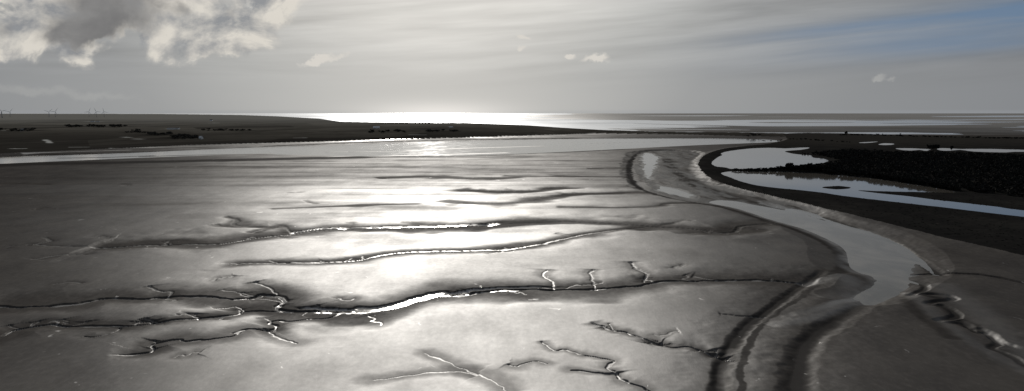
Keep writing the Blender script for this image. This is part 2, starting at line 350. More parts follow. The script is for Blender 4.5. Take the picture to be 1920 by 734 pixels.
# ---------------------------------------------------------------- build ground sheets
inm = sdm < 0; ing = sdg < 0; inf = (~inm) & (~ing) & (Y > 2480)
cls = np.where(inm, 1, np.where(ing, 2, np.where(inf, 3, 0)))
fc = cls[:-1, :-1]
idx = np.arange(NR*NC).reshape(NR, NC)
quads = np.stack([idx[:-1, :-1], idx[:-1, 1:], idx[1:, 1:], idx[1:, :-1]], -1).reshape(-1, 4)
co = np.stack([X, Y, Z], -1).reshape(-1, 3)
haze_tint = np.where(far > .5, sstep(1500, 7000, Y), sstep(1800, 10000, Y))  # distance haze painted in: far ground gets a paler base colour
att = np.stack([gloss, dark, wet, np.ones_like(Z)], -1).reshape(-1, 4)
att2 = np.stack([haze_tint, track, shade*(1-haze_tint*.3), np.ones_like(Z)], -1).reshape(-1, 4)

def sheet(name, sel, mat):
    q = quads[sel.reshape(-1)]
    used, inv = np.unique(q, return_inverse=True)
    me = bpy.data.meshes.new(name)
    me.vertices.add(len(used)); me.loops.add(q.size); me.polygons.add(len(q))
    me.vertices.foreach_set('co', co[used].astype(np.float32).ravel())
    me.loops.foreach_set('vertex_index', inv.astype(np.int32).ravel())
    me.polygons.foreach_set('loop_start', np.arange(0, q.size, 4, dtype=np.int32))
    me.polygons.foreach_set('use_smooth', np.ones(len(q), bool))
    for nm, ar in (('mud', att), ('field', att2)):
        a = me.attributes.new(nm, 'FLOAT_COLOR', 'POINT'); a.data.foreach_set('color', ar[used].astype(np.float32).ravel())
    me.update(calc_edges=True)
    o = bpy.data.objects.new(name, me); C.objects.link(o); me.materials.append(mat)
    o['kind'] = 'structure'
    return o

# ---------------------------------------------------------------- materials
class N:
    def __init__(s, tree): s.t = tree; s.n = tree.nodes; s.l = tree.links
    def new(s, typ, **kw):
        n = s.n.new(typ)
        for k, v in kw.items(): setattr(n, k, v)
        return n
    def put(s, sock, v):
        if v is None: return
        if hasattr(v, 'is_output') or isinstance(v, bpy.types.NodeSocket): s.l.new(v, sock)
        else: sock.default_value = v
    def m(s, op, a, b=None, c=None, clamp=False):
        n = s.new('ShaderNodeMath', operation=op, use_clamp=clamp)
        for i, v in enumerate((a, b, c)): s.put(n.inputs[i], v)
        return n.outputs[0]
    def mix(s, f, a, b):
        n = s.new('ShaderNodeMix', data_type='RGBA')
        s.put(n.inputs[0], f); s.put(n.inputs[6], a); s.put(n.inputs[7], b); return n.outputs[2]
    def mixf(s, f, a, b):
        n = s.new('ShaderNodeMix', data_type='FLOAT')
        s.put(n.inputs[0], f); s.put(n.inputs[2], a); s.put(n.inputs[3], b); return n.outputs[0]
    def noise(s, vec, scale, detail=4, rough=.5, dist=0):
        n = s.new('ShaderNodeTexNoise'); s.put(n.inputs['Vector'], vec); n.inputs['Scale'].default_value = scale
        n.inputs['Detail'].default_value = detail; n.inputs['Roughness'].default_value = rough; n.inputs['Distortion'].default_value = dist
        return n.outputs[0]
    def map(s, vec, sc=(1,1,1), loc=(0,0,0), rot=(0,0,0)):
        n = s.new('ShaderNodeMapping'); s.put(n.inputs[0], vec); n.inputs['Scale'].default_value = sc
        n.inputs['Location'].default_value = loc; n.inputs['Rotation'].default_value = rot; return n.outputs[0]
    def sm(s, v, a, b):
        n = s.new('ShaderNodeMapRange', interpolation_type='SMOOTHSTEP'); s.put(n.inputs[0], v)
        n.inputs[1].default_value = a; n.inputs[2].default_value = b; return n.outputs[0]
    def bump(s, h, strength, dist):
        n = s.new('ShaderNodeBump'); s.put(n.inputs['Height'], h); n.inputs['Strength'].default_value = strength
        n.inputs['Distance'].default_value = dist; return n.outputs[0]

def material(name):
    m = bpy.data.materials.new(name); m.use_nodes = True
    g = N(m.node_tree); b = m.node_tree.nodes['Principled BSDF']
    return m, g, b
def rgb(r, g, b): return (r, g, b, 1)

FILM = .165                                   # share of light the wet film on the mud throws back
def mat_mud(name, scale=1.0, FILM=FILM):
    m, g, b = material(name)
    pos = g.new('ShaderNodeNewGeometry').outputs['Position']
    at = g.new('ShaderNodeAttribute', attribute_name='mud')
    sp = g.new('ShaderNodeSeparateColor'); g.l.new(at.outputs['Color'], sp.inputs[0])
    gl, dk, wt = sp.outputs
    n1 = g.noise(g.map(pos, (.05, .03, .05)), 1, 6, .6)
    n2 = g.noise(g.map(pos, (.5, .28, .5)), 1, 5, .65)
    n3 = g.noise(g.map(pos, (.9, .2, .5)), 1, 4, .6, .6)
    c = g.mix(g.sm(n1, .3, .7), rgb(.055, .049, .043), rgb(.034, .030, .027))
    c = g.mix(g.m('MULTIPLY', g.sm(n2, .45, .8), .45), c, rgb(.08, .068, .060))
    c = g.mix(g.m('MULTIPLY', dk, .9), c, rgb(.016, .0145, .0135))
    a2 = g.new('ShaderNodeAttribute', attribute_name='field'); s2 = g.new('ShaderNodeSeparateColor'); g.l.new(a2.outputs['Color'], s2.inputs[0])
    c = g.mix(g.m('MULTIPLY', s2.outputs[0], .85), c, rgb(.20, .19, .175))  # painted haze, paler mud and sand with distance
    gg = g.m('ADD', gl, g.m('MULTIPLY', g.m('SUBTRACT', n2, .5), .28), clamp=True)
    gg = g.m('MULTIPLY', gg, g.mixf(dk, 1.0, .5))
    r = g.mixf(gg, .72, .60)
    r = g.mixf(wt, r, .30)
    hgt = g.m('ADD', g.m('MULTIPLY', n2, .6), g.m('MULTIPLY', n3, .4))
    nr = g.bump(hgt, .16, .3*scale)
    df = g.new('ShaderNodeBsdfDiffuse'); g.put(df.inputs['Color'], c); g.put(df.inputs['Normal'], nr)
    gs = g.new('ShaderNodeBsdfAnisotropic', distribution='BECKMANN'); g.put(gs.inputs['Color'], rgb(.97, .96, .95)); g.put(gs.inputs['Roughness'], r); g.put(gs.inputs['Normal'], nr)
    n4 = g.noise(g.map(pos, (.16, .10, .2)), 1, 3, .6, .8); fl = g.m('MULTIPLY', g.sm(n4, .69, .75), .35)
    wt = g.m('MAXIMUM', wt, fl)
    fac = g.m('ADD', .012, g.m('MULTIPLY', g.m('POWER', gg, 1.3), FILM)); fac = g.mixf(wt, fac, .40)
    mx = g.new('ShaderNodeMixShader'); g.put(mx.inputs[0], fac); g.l.new(df.outputs[0], mx.inputs[1]); g.l.new(gs.outputs[0], mx.inputs[2])
    out = m.node_tree.nodes['Material Output']; g.l.new(mx.outputs[0], out.inputs['Surface']); m.node_tree.nodes.remove(b)
    return m

def mat_water(name, rough, base, bump_s, sx, sy, silt=False):
    m, g, b = material(name)
    pos = g.new('ShaderNodeNewGeometry').outputs['Position']
    b.inputs['Base Color'].default_value = rgb(*base)
    b.inputs['IOR'].default_value = 1.33
    n = g.noise(g.map(pos, (sx, sy, 1)), 1, 3, .6)
    p = g.noise(g.map(pos, (.006, .003, 1)), 1, 5, .6)
    if silt:                                 # silt carried in streaks along the shallow stream
        q = g.noise(g.map(pos, (.05, .022, 1)), 1, 6, .65, .8)
        g.put(b.inputs['Base Color'], g.mix(g.sm(q, .35, .7), rgb(.045, .045, .042), rgb(.12, .11, .095)))
        p = g.mixf(.6, p, q)
    g.put(b.inputs['Roughness'], g.mixf(g.sm(p, .35, .65), rough*.6, rough*1.25))
    g.put(b.inputs['Normal'], g.bump(n, bump_s, .3))
    return m

def mat_marsh():
    m, g, b = material('marsh_turf')
    pos = g.new('ShaderNodeNewGeometry').outputs['Position']
    n1 = g.noise(g.map(pos, (.03, .012, .03)), 1, 6, .65)
    n2 = g.noise(g.map(pos, (.4, .15, .4)), 1, 5, .7)
    c = g.mix(g.sm(n1, .4, .75), rgb(.012, .0115, .011), rgb(.021, .020, .018))
    c = g.mix(g.m('MULTIPLY', g.sm(n2, .68, .76), .5), c, rgb(.10, .09, .075))
    sy = g.new('ShaderNodeSeparateXYZ'); g.l.new(pos, sy.inputs[0])
    c = g.mix(g.m('MULTIPLY', g.sm(sy.outputs[1], 1350, 1900), .5), c, rgb(.034, .031, .027))  # haze painted into the turf colour, lighter far away
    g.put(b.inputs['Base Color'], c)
    b.inputs['Roughness'].default_value = 1; b.inputs['Specular IOR Level'].default_value = 0
    g.put(b.inputs['Normal'], g.bump(n2, .3, .4))
    return m

def mat_farm():
    m, g, b = material('field_soil')
    pos = g.new('ShaderNodeNewGeometry').outputs['Position']
    at = g.new('ShaderNodeAttribute', attribute_name='field')
    sp = g.new('ShaderNodeSeparateColor'); g.l.new(at.outputs['Color'], sp.inputs[0])
    vo = g.new('ShaderNodeTexVoronoi', feature='F1'); g.put(vo.inputs['Vector'], g.map(pos, (.0032, .0014, .002), rot=(0, 0, .2))); vo.inputs['Scale'].default_value = 1
    sc = g.new('ShaderNodeSeparateColor'); g.l.new(vo.outputs['Color'], sc.inputs[0])
    n1 = g.noise(g.map(pos, (.012, .006, .01)), 1, 5, .7)
    c = g.mix(sc.outputs[0], rgb(.030, .027, .023), rgb(.090, .083, .070))
    n5 = g.noise(g.map(pos, (.0045, .0011, .01)), 1, 5, .6); c = g.mix(g.m('MULTIPLY', g.sm(n5, .5, .68), .65), c, rgb(.014, .013, .011)); c = g.mix(g.m('MULTIPLY', g.sm(n1, .45, .7), .5), c, rgb(.018, .017, .014))
    c = g.mix(g.m('MULTIPLY', sp.outputs[0], .8), c, rgb(.17, .165, .15))  # painted haze, paler fields with distance
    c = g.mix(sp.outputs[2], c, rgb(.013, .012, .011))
    c = g.mix(g.m('MULTIPLY', sp.outputs[1], .8), c, rgb(.34, .34, .32))
    g.put(b.inputs['Base Color'], c)
    b.inputs['Roughness'].default_value = 1; b.inputs['Specular IOR Level'].default_value = 0
    return m

M_mud = mat_mud('wet_mud'); M_sand = mat_mud('wet_sand', 2, .22); M_marsh = mat_marsh(); M_farm = mat_farm()
M_river = mat_water('river_water', .09, (.06, .056, .048), .05, .35, .22, True)
M_pond = mat_water('pond_water', .07, (.075, .068, .058), .02, .3, .2)
def mat_sea():
    m, g, b = material('sea_water')
    pos = g.new('ShaderNodeNewGeometry').outputs['Position']
    p = g.noise(g.map(pos, (.0006, .0004, 1)), 1, 6, .65)
    n = g.noise(g.map(pos, (.03, .02, 1)), 1, 3, .6)
    nr = g.bump(n, .05, .3)
    df = g.new('ShaderNodeBsdfDiffuse'); df.inputs['Color'].default_value = rgb(.10, .11, .12)
    gs = g.new('ShaderNodeBsdfAnisotropic', distribution='GGX'); gs.inputs['Color'].default_value = rgb(.95, .97, 1); g.put(gs.inputs['Normal'], nr)
    g.put(gs.inputs['Roughness'], g.mixf(g.sm(p, .35, .65), .15, .28))
    mx = g.new('ShaderNodeMixShader'); g.put(mx.inputs[0], g.mixf(g.sm(p, .3, .7), .9, .72)); g.l.new(df.outputs[0], mx.inputs[1]); g.l.new(gs.outputs[0], mx.inputs[2])
    g.l.new(mx.outputs[0], m.node_tree.nodes['Material Output'].inputs['Surface']); m.node_tree.nodes.remove(b)
    return m
M_sea = mat_sea()

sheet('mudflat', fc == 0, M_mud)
sheet('salt_marsh', fc == 1, M_marsh)
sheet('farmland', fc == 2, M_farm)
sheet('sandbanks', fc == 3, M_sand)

def flat(name, x0, x1, y0, y1, z, mat, nx=8, ny=8):
    me = bpy.data.meshes.new(name)
    v = [(x0+(x1-x0)*i/nx, y0+(y1-y0)*j/ny, z) for j in range(ny+1) for i in range(nx+1)]
    f = [(j*(nx+1)+i, j*(nx+1)+i+1, (j+1)*(nx+1)+i+1, (j+1)*(nx+1)+i) for j in range(ny) for i in range(nx)]
    me.from_pydata(v, [], f); me.materials.append(mat)
    o = bpy.data.objects.new(name, me); C.objects.link(o); o['kind'] = 'structure'; return o
flat('river_water', -2600, 2600, 90, 2480, WL, M_river)
flat('sea', -160000, 160000, 2480, 240000, WL-.01, M_sea, 30, 40)

for s in pond_sd:                                         # still water standing in each hollow of the marsh
    near_pond = (s < 7) & (sdm < -1.5)
    sel = near_pond[:-1, :-1] & near_pond[1:, :-1] & near_pond[:-1, 1:] & near_pond[1:, 1:]
    save = co[:, 2].copy(); co[:, 2] = PL
    sheet('pond_water', sel, M_pond); co[:, 2] = save

def ground(x, y):
    """height of the built ground under a point in metres"""
    r = int(np.clip(np.searchsorted(Yrow, y), 1, NR-1)); u = x/y; c = int(np.clip(np.searchsorted(U, u), 1, NC-1))
    fy = (y-Yrow[r-1])/(Yrow[r]-Yrow[r-1]); fx = (u-U[c-1])/(U[c]-U[c-1])
    a = Z[r-1, c-1]*(1-fx)+Z[r-1, c]*fx; b = Z[r, c-1]*(1-fx)+Z[r, c]*fx
    return float(a*(1-fy)+b*fy)

# ---------------------------------------------------------------- mesh helper
class MB:
    def __init__(s): s.v = []; s.f = []
    def add(s, v, f):
        k = len(s.v); s.v += [tuple(p) for p in v]; s.f += [tuple(i+k for i in q) for q in f]; return s
    def box(s, x0, x1, y0, y1, z0, z1):
        return s.add([(x0,y0,z0),(x1,y0,z0),(x1,y1,z0),(x0,y1,z0),(x0,y0,z1),(x1,y0,z1),(x1,y1,z1),(x0,y1,z1)],
                     [(3,2,1,0),(4,5,6,7),(0,1,5,4),(1,2,6,5),(2,3,7,6),(3,0,4,7)])
    def tube(s, pts, rad, n=8):
        pts = [np.array(p, float) for p in pts]; vs = []; fs = []
        for i, p in enumerate(pts):
            d = pts[min(i+1, len(pts)-1)]-pts[max(i-1, 0)]; d = d/np.linalg.norm(d)
            a = np.cross(d, (0, 1, 0) if abs(d[1]) < .9 else (1, 0, 0)); a /= np.linalg.norm(a); b = np.cross(d, a)
            for k in range(n):
                t = 2*math.pi*k/n; vs.append(p+rad[i]*(math.cos(t)*a+math.sin(t)*b))
        for i in range(len(pts)-1):
            for k in range(n):
                fs.append((i*n+k, i*n+(k+1) % n, (i+1)*n+(k+1) % n, (i+1)*n+k))
        fs.append(tuple(range(n-1, -1, -1))); fs.append(tuple(range((len(pts)-1)*n, len(pts)*n)))
        return s.add(vs, fs)
    def build(s, name, mat, parent=None, smooth=False):
        me = bpy.data.meshes.new(name); me.from_pydata(s.v, [], s.f); me.materials.append(mat)
        if smooth: me.polygons.foreach_set('use_smooth', [True]*len(me.polygons))
        me.update(); o = bpy.data.objects.new(name, me); C.objects.link(o); o.parent = parent; return o

def empty(name, loc, rz=0):
    o = bpy.data.objects.new(name, None); C.objects.link(o); o.location = loc; o.rotation_euler = (0, 0, rz); return o
def tag(o, label, cat, group=None):
    o['label'] = label; o['category'] = cat
    if group: o['group'] = group
    return o
def copy_tree(o, parent=None):
    c = o.copy(); C.objects.link(c); c.parent = parent
    for ch in list(o.children): copy_tree(ch, c)
    return c

def plain(name, c1, c2, scale, rough=.8, spec=.2, metal=0):
    m, g, b = material(name)
    tc = g.new('ShaderNodeTexCoord').outputs['Object']
    n = g.noise(tc, scale, 4, .6)
    g.put(b.inputs['Base Color'], g.mix(g.sm(n, .35, .65), rgb(*c1), rgb(*c2)))
    b.inputs['Roughness'].default_value = rough; b.inputs['Specular IOR Level'].default_value = spec; b.inputs['Metallic'].default_value = metal
    return m
M_tower = plain('tower_paint', (.30,.30,.31), (.25,.25,.26), .05, .6)
M_blade = plain('blade_paint', (.42,.43,.45), (.36,.37,.39), .1, .5)
M_leaf = plain('leaf', (.018,.0175,.016), (.024,.023,.021), 1.5, 1, 0)
M_leaf2 = plain('winter_twig_leaf', (.020,.019,.017), (.030,.028,.025), 1.2, 1, 0)
M_leaf3 = plain('hedge_leaf', (.05,.046,.04), (.075,.068,.058), 1.2, 1, 0)
M_bark = plain('bark', (.02,.017,.014), (.035,.03,.025), 6, .9, .05)
M_wall = plain('pale_wall', (.80,.79,.77), (.66,.65,.63), .8)
M_roof = plain('metal_roof', (.55,.55,.55), (.42,.42,.42), .6, .38, .6)
M_tile = plain('tile_roof', (.10,.08,.07), (.15,.12,.10), 2, .5, .4)
M_glass = plain('window_glass', (.02,.025,.03), (.03,.03,.035), 1, .1, .5)
M_door = plain('door_wood', (.08,.06,.05), (.05,.04,.03), 2)

# ---------------------------------------------------------------- trees
def leaf_crown(blobs, n, size, seed):
    r = np.random.default_rng(seed); mb = MB()
    for _ in range(n):
        bx, by, bz, br, bh = blobs[r.integers(len(blobs))]
        d = r.normal(size=3); d /= np.linalg.norm(d); q = r.uniform(.35, 1.0)**.6
        p = np.array([bx+d[0]*br*q, by+d[1]*br*q, bz+d[2]*bh*q])
        a = r.normal(size=3); a /= np.linalg.norm(a); b = np.cross(a, r.normal(size=3)); b /= np.linalg.norm(b)
        s = size*r.uniform(.6, 1.4)
        mb.add([p-a*s-b*s*.5, p+a*s*.2-b*s*.8, p+a*s+b*s*.3, p-a*s*.1+b*s*.8], [(0, 1, 2, 3)])
    return mb
def make_tree(name, h, w, seed, leaf, bushy):
    r = random.Random(seed); root = empty(name, (0, 0, 0))
    tr = MB(); t0 = .10 if bushy else .3
    tr.tube([(0,0,-.6),(r.uniform(-.1,.1),0,h*.3),(r.uniform(-.3,.3),r.uniform(-.2,.2),h*.8)], [h*.035, h*.025, h*.008], 7)
    blobs = [(0, 0, h*(.55 if not bushy else .45), w*.42, h*(.35 if not bushy else .40))]
    for k in range(6):
        a = k*1.05+r.uniform(-.3, .3); zz = h*r.uniform(t0+.1, .75); rr = w*r.uniform(.22, .42)
        e = (math.cos(a)*rr, math.sin(a)*rr, zz+h*.1)
        tr.tube([(0, 0, h*(t0+.05)), (e[0]*.5, e[1]*.5, zz), e], [h*.014, h*.01, h*.004], 5)
        blobs.append((e[0], e[1], e[2], w*r.uniform(.14, .24), h*r.uniform(.12, .2)))
    tr.build('trunk', M_bark, root, True)
    leaf_crown(blobs, 520, h*.075, seed).build('crown', leaf, root)
    return root
protos = {
 'scrub': [make_tree('shrub', 4.6, 5.6, s, M_leaf, True) for s in (1, 2, 3)],
 'tree': [make_tree('broadleaf_tree', 9.5, 8.5, s, M_leaf3, False) for s in (4, 5, 6)],
 'marshtree': [make_tree('broadleaf_tree', 8.5, 7.5, s, M_leaf, False) for s in (7, 8)],
}
used = set()
def plant(kind, px, py, z, s, label, cat, group, k, wide=1.0):
    """a tree whose foot stands where the photograph shows it, on the built ground"""
    pr = protos[kind][k % len(protos[kind])]
    x, y = P(px, py, z); zz = ground(x, y)
    o = pr if id(pr) not in used else copy_tree(pr)
    used.add(id(pr))
    o.location = (x, y, zz-.15); o.scale = (s*wide, s*wide, s); o.rotation_euler = (0, 0, random.uniform(0, 6.28))
    tag(o, label, cat, group); return o

# scrub along the spit between the two ponds, and round the pools
def along(px, n, jit):
    c = catmull(px, 12); seg = np.r_[0, np.cumsum(np.hypot(*np.diff(c, axis=0).T))]
    for i in range(n):
        t = seg[-1]*(i+random.uniform(.1, .9))/n
        yield np.interp(t, seg, c[:, 0])+random.uniform(-jit, jit), np.interp(t, seg, c[:, 1])+random.uniform(-.5, .5)*.8
q = 0
spit = 'shrubs along the narrow spit between the two ponds'
for x, y in along([(1374,319.6),(1400,320.4),(1440,320.4),(1480,320.6),(1520,321.5),(1560,324)], 60, 1.5):
    if y > 0:
        s = np.interp(x, [1365, 1440, 1475, 1520, 1560], [.55, .75, 1.15, 1.7, 1.8])*random.uniform(.75, 1.25); q += 1
        plant('scrub', x, y, 1.0, s, 'low dark leafy shrub in the line along the spit between the two ponds', 'shrub', spit, q, 1.2)
plant('marshtree', 1479, 320.5, 1.0, 1.3, 'round-headed tree standing highest near the thin end of the pond spit', 'tree', None, 0)
for x, y, s in [(1519, 321.5, 1.15), (1533, 320, 1.05)]: q += 1; plant('marshtree', x, y, 1.0, s, 'dark spit tree just inland of the round-headed one, above the lower pond', 'tree', 'two trees on the pond spit', q)
for x, y in along([(1545,325),(1600,329.5),(1650,334.5),(1700,342.5),(1755,351),(1800,359)], 50, 2):
    q += 1; plant('scrub', x, y, 1.0, random.uniform(.9, 1.5), 'dark shrub at the thicket edge along the far shore of the lower pond', 'shrub', 'shrubs edging the lower pond', q, 1.2)
for x, y in along([(1500,288.5),(1530,291),(1550,295),(1572,301),(1555,307.5),(1530,311)], 24, 2):
    q += 1; plant('scrub', x, y, 1.0, random.uniform(.35, .7), 'small dark shrub by the pointed right end of the upper pond', 'shrub', 'shrubs round the point of the upper pond', q, 1.1)
for x, y in along([(1690,288),(1750,287.5),(1800,289),(1860,291.5),(1925,294)], 38, 2):
    q += 1; plant('scrub', x, y, 1.0, random.uniform(.5, .95), 'dark shrub on the near shore of the long thin pool at right', 'shrub', 'shrubs along the long thin pool', q, 1.2)
for x, y in along([(1570,254.5),(1640,254.5),(1720,257),(1800,258.5),(1860,260),(1925,261)], 44, 4):
    q += 1; plant('scrub', x, y, 1.0, random.uniform(.7, 1.3), 'dark shrub on the seaward edge of the marsh, below the bright strip of water', 'shrub', 'shrubs on the seaward edge of the marsh', q, 1.6)
plant('marshtree', 1586, 254.0, 1.0, 1.6, 'lone dark tree where the bright strip of sea water ends at the marsh tip', 'tree', None, 1, .8)
plant('marshtree', 1655, 254.5, 1.0, .8, 'small tree poking up before the bright sea strip, left of its taller neighbour', 'tree', None, 0, .5)
plant('marshtree', 1688, 255.0, 1.0, 1.0, 'taller of two small trees poking up before the bright sea strip', 'tree', None, 1, .55)
plant('marshtree', 1784, 284.0, 1.0, 1.35, 'thin tree whose bare stem crosses the long pool at right', 'tree', None, 0, .55)
for x, y, s in [(1742, 281, 1.3), (1750, 283, 1.5), (1756, 282, 1.3)]: q += 1; plant('marshtree', x, y, 1.0, s, 'one of the tall dark trees crowding the gap between two pools', 'tree', 'trees crowding the gap between the pools', q)
for x, y in along([(1395,261),(1440,262),(1500,262),(1560,266),(1600,268)], 26, 4):
    q += 1; plant('scrub', x, y, 1.0, random.uniform(.5, .95), 'dark shrub beside the far tip of the river at the head of the marsh', 'shrub', 'shrubs by the river tip', q, 1.5)

# farmland trees in hedgerows and small woods
def wood(x0, x1, y0, y1, n, label, group, s0=.5, s1=.95, wide=2.1):
    global q
    for i in range(n):
        q += 1; x = random.uniform(x0, x1); y = random.uniform(y0, y1)
        plant('tree', x, y, 2, random.uniform(s0, s1), label, 'tree', group, q, wide)
wood(280, 322, 251, 255, 20, 'tree in the dark wood nearest the river bend, left half', 'trees in the dark riverside wood, left half')
wood(322, 372, 255, 262, 34, 'tree in the dark wood nearest the river bend, right half', 'trees in the dark riverside wood, right half')
wood(238, 275, 244, 251, 16, 'tree in the small copse behind the riverside wood', 'trees in the small copse')
wood(0, 68, 243, 247, 26, 'tree in the shelter belt at the far left, beside the small white farmhouse', 'trees in the shelter belt at the far left')
wood(380, 470, 244, 246, 22, 'tree in the hedgerow right of the riverside wood', 'trees in the right hedgerow')
wood(120, 235, 237, 239.5, 24, 'tree in the long hedgerow below the wind turbines', 'trees in the long hedgerow below the turbines', 1.0, 1.4, 2.4)
wood(690, 770, 246, 250, 20, 'tree in the belt just below the bright barn roof', 'trees below the bright barn')
wood(800, 862, 246, 248.5, 14, 'tree in the belt right of the bright barn', 'trees right of the bright barn')
wood(1395, 1425, 254, 256, 5, 'tree on the low point at the end of the farmland', 'trees on the low point')

# thicket of scrub filling the marsh between the ponds and the long pool
mb = MB(); r = np.random.default_rng(5)
thick = np.array([P(a, b, 1) for a, b in [(1580,303),(1555,309),(1500,317),(1540,323),(1600,329),(1700,342),(1800,358),(1930,372),(2150,390),(2200,300),(1930,295),(1800,291),(1700,289),(1600,283),(1520,289),(1560,296)]])
def pin(x, y):
    c = False; n = len(thick)
    for i in range(n):
        x0, y0 = thick[i]; x1, y1 = thick[(i+1) % n]
        if (y0 > y) != (y1 > y) and x < (x1-x0)*(y-y0)/(y1-y0)+x0: c = not c
    return c
k = 0
while k < 3400:
    x = r.uniform(thick[:, 0].min(), thick[:, 0].max()); y = r.uniform(thick[:, 1].min(), thick[:, 1].max())
    if not pin(x, y): continue
    k += 1; z = ground(x, y); hh = r.uniform(2.4, 5.2); ww = r.uniform(1.6, 3.6)
    for _ in range(16):
        d = r.normal(size=3); d /= np.linalg.norm(d)
        p = np.array([x+d[0]*ww, y+d[1]*ww, z+hh*.5+d[2]*hh*.5]); a = r.normal(size=3); a /= np.linalg.norm(a)
        b = np.cross(a, r.normal(size=3)); b /= np.linalg.norm(b); s = r.uniform(.7, 1.5)
        mb.add([p-a*s-b*s*.6, p+a*s*.3-b*s, p+a*s+b*s*.3, p-a*s*.2+b*s], [(0, 1, 2, 3)])
o = mb.build('scrub_thicket', M_leaf); tag(o, 'black mass of tangled scrub between the ponds and the long pool', 'scrub'); o['kind'] = 'stuff'

# tussocks on the bare marsh in the foreground right
mb = MB()
for _ in range(1600):
    px, py = r.uniform(1340, 1990), r.uniform(345, 500)
    x, y = P(px, py, 1.2)
    rr = int(np.clip(np.searchsorted(Yrow, y), 0, NR-1)); cc = int(np.clip(np.searchsorted(U, x/y), 0, NC-1))
    if sdm[rr, cc] > -6 or Z[rr, cc] < PL+.25: continue
    z = ground(x, y); hh = r.uniform(.1, .3); s = r.uniform(.3, 1.0)
    for j in range(5):
        a = r.uniform(0, 6.28); dx, dy = math.cos(a), math.sin(a)
        mb.add([(x-dx*s, y-dy*s, z-.05), (x+dx*s, y+dy*s, z-.05), (x+dx*s*.5+r.normal()*.2, y+dy*s*.5, z+hh*r.uniform(.5, 1)), (x-dx*s*.6, y-dy*s*.6+r.normal()*.2, z+hh)], [(0, 1, 2, 3)])
o = mb.build('marsh_tussocks', M_leaf2); tag(o, 'short dark tussock grass covering the marsh beside the channel', 'grass'); o['kind'] = 'stuff'

# ---------------------------------------------------------------- wind turbines
def make_turbine(hub, R, w, rot, yaw):
    root = empty('wind_turbine', (0, 0, 0), yaw)
    MB().tube([(0,0,-2),(0,0,hub*.5),(0,0,hub-2)], [w*.5, w*.42, w*.32], 14).build('tower', M_tower, root, True)
    n = MB(); n.box(-2.6, 2.6, -6, 8, hub-2.8, hub+2.8); n.box(-2.2, 2.2, 8, 10, hub-2, hub+2.2); n.build('nacelle', M_tower, root)
    MB().tube([(0,-6,hub),(0,-8.5,hub),(0,-10.5,hub)], [3.0, 2.7, .6], 12).build('hub', M_tower, root, True)
    for k in range(3):
        a = rot+k*2*math.pi/3; d = np.array([math.sin(a), 0, math.cos(a)]); e = np.array([math.cos(a), 0, -math.sin(a)])
        c = np.array([0, -8, hub]); b = MB(); vs = []
        prof = [(0, 1.6, 1.5), (.06, 1.7, 1.5), (.2, 3.6, .9), (.5, 2.6, .5), (.8, 1.7, .3), (1, .5, .12)]
        for t, ch, th in prof:
            p = c+d*(1.5+t*R); vs += [p-e*ch*.7+np.array([0, -th*.3, 0]), p-e*ch*.1+np.array([0, -th, 0]), p+e*ch, p+np.array([0, th, 0])]
        fs = [(i*4+j, i*4+(j+1) % 4, i*4+4+(j+1) % 4, i*4+4+j) for i in range(len(prof)-1) for j in range(4)]+[(3, 2, 1, 0), tuple(range(len(vs)-4, len(vs)))]
        b.add(vs, fs).build('blade', M_blade, root)
    return root
R_ = math.radians
for x, by, hub, R, w, rot, lab in [
    (4, 221.5, 96, 66, 13, 75, 'wind turbine with the thickest tower, at the left edge of the horizon'),
    (19, 219.5, 92, 80, 6.5, 38, 'wind turbine with one long blade up to the right, beside the thick towered one'),
    (92, 219.8, 92, 78, 6.5, 50, 'wind turbine with blades spread like a Y, left of the middle pair'),
    (104, 219.8, 93, 80, 6.5, 33, 'wind turbine with a steep raised blade, right of the middle pair'),
    (167, 219.8, 91, 76, 6, 24, 'first of three small wind turbines standing evenly apart on the horizon'),
    (181, 220.2, 92, 72, 6, -26, 'middle of three small wind turbines standing evenly apart on the horizon'),
    (195.5, 220.2, 92, 66, 6, -16, 'last of three small wind turbines, nearest the open horizon')]:
    t = make_turbine(hub, R, w, R_(rot), -math.atan2(P(x, by, 2)[0], P(x, by, 2)[1]))
    gx, gy = P(x, by, 2); t.location = (gx, gy, ground(gx, gy)); tag(t, lab, 'wind turbine', 'wind turbines on the horizon')

# ---------------------------------------------------------------- farm buildings
def make_house(name, w, d, h, rh, roofm, wallm, rz, lab, cat, px, py, wins=3, chimney=True):
    root = empty(name, (0, 0, 0), rz)
    b = MB(); b.box(-w/2, w/2, -d/2, d/2, -1, h); b.add([(-w/2,-d/2,h),(-w/2,d/2,h),(-w/2,0,h+rh),(w/2,-d/2,h),(w/2,d/2,h),(w/2,0,h+rh)], [(0, 2, 1), (3, 4, 5)])
    b.build('wall', wallm, root)
    e = .5; rf = MB()
    for s in (-1, 1):
        v = [(-w/2-e, s*(d/2+e), h-.25), (w/2+e, s*(d/2+e), h-.25), (w/2+e, 0, h+rh+.1), (-w/2-e, 0, h+rh+.1)]
        v2 = [(a, b_, c+.25) for a, b_, c in v]
        rf.add(v+v2, [(0,1,2,3),(4,5,6,7),(0,1,5,4),(1,2,6,5),(2,3,7,6),(3,0,4,7)])
    ro = rf.build('roof', roofm, root)
    if chimney: MB().box(w*.3, w*.3+.9, -.45, .45, h+rh-.6, h+rh+1.4).build('chimney', M_tile, ro)
    dr = MB().box(-.6, .6, -d/2-.08, -d/2+.05, -.2, 2.1).build('door', M_door, root)
    for k in range(wins):
        for sx in (-1, 1):
            cx = sx*w*(.14+.32*(k+.5)/wins)
            wn = MB().box(cx-.7, cx+.7, -d/2-.07, -d/2+.05, 1.0, 2.3).build('window', M_wall, root)
            MB().box(cx-.58, cx+.58, -d/2-.1, -d/2-.071, 1.1, 2.2).build('pane', M_glass, wn)
    x, y = P(px, py, 2); root.location = (x, y, ground(x, y)); tag(root, lab, cat); return root
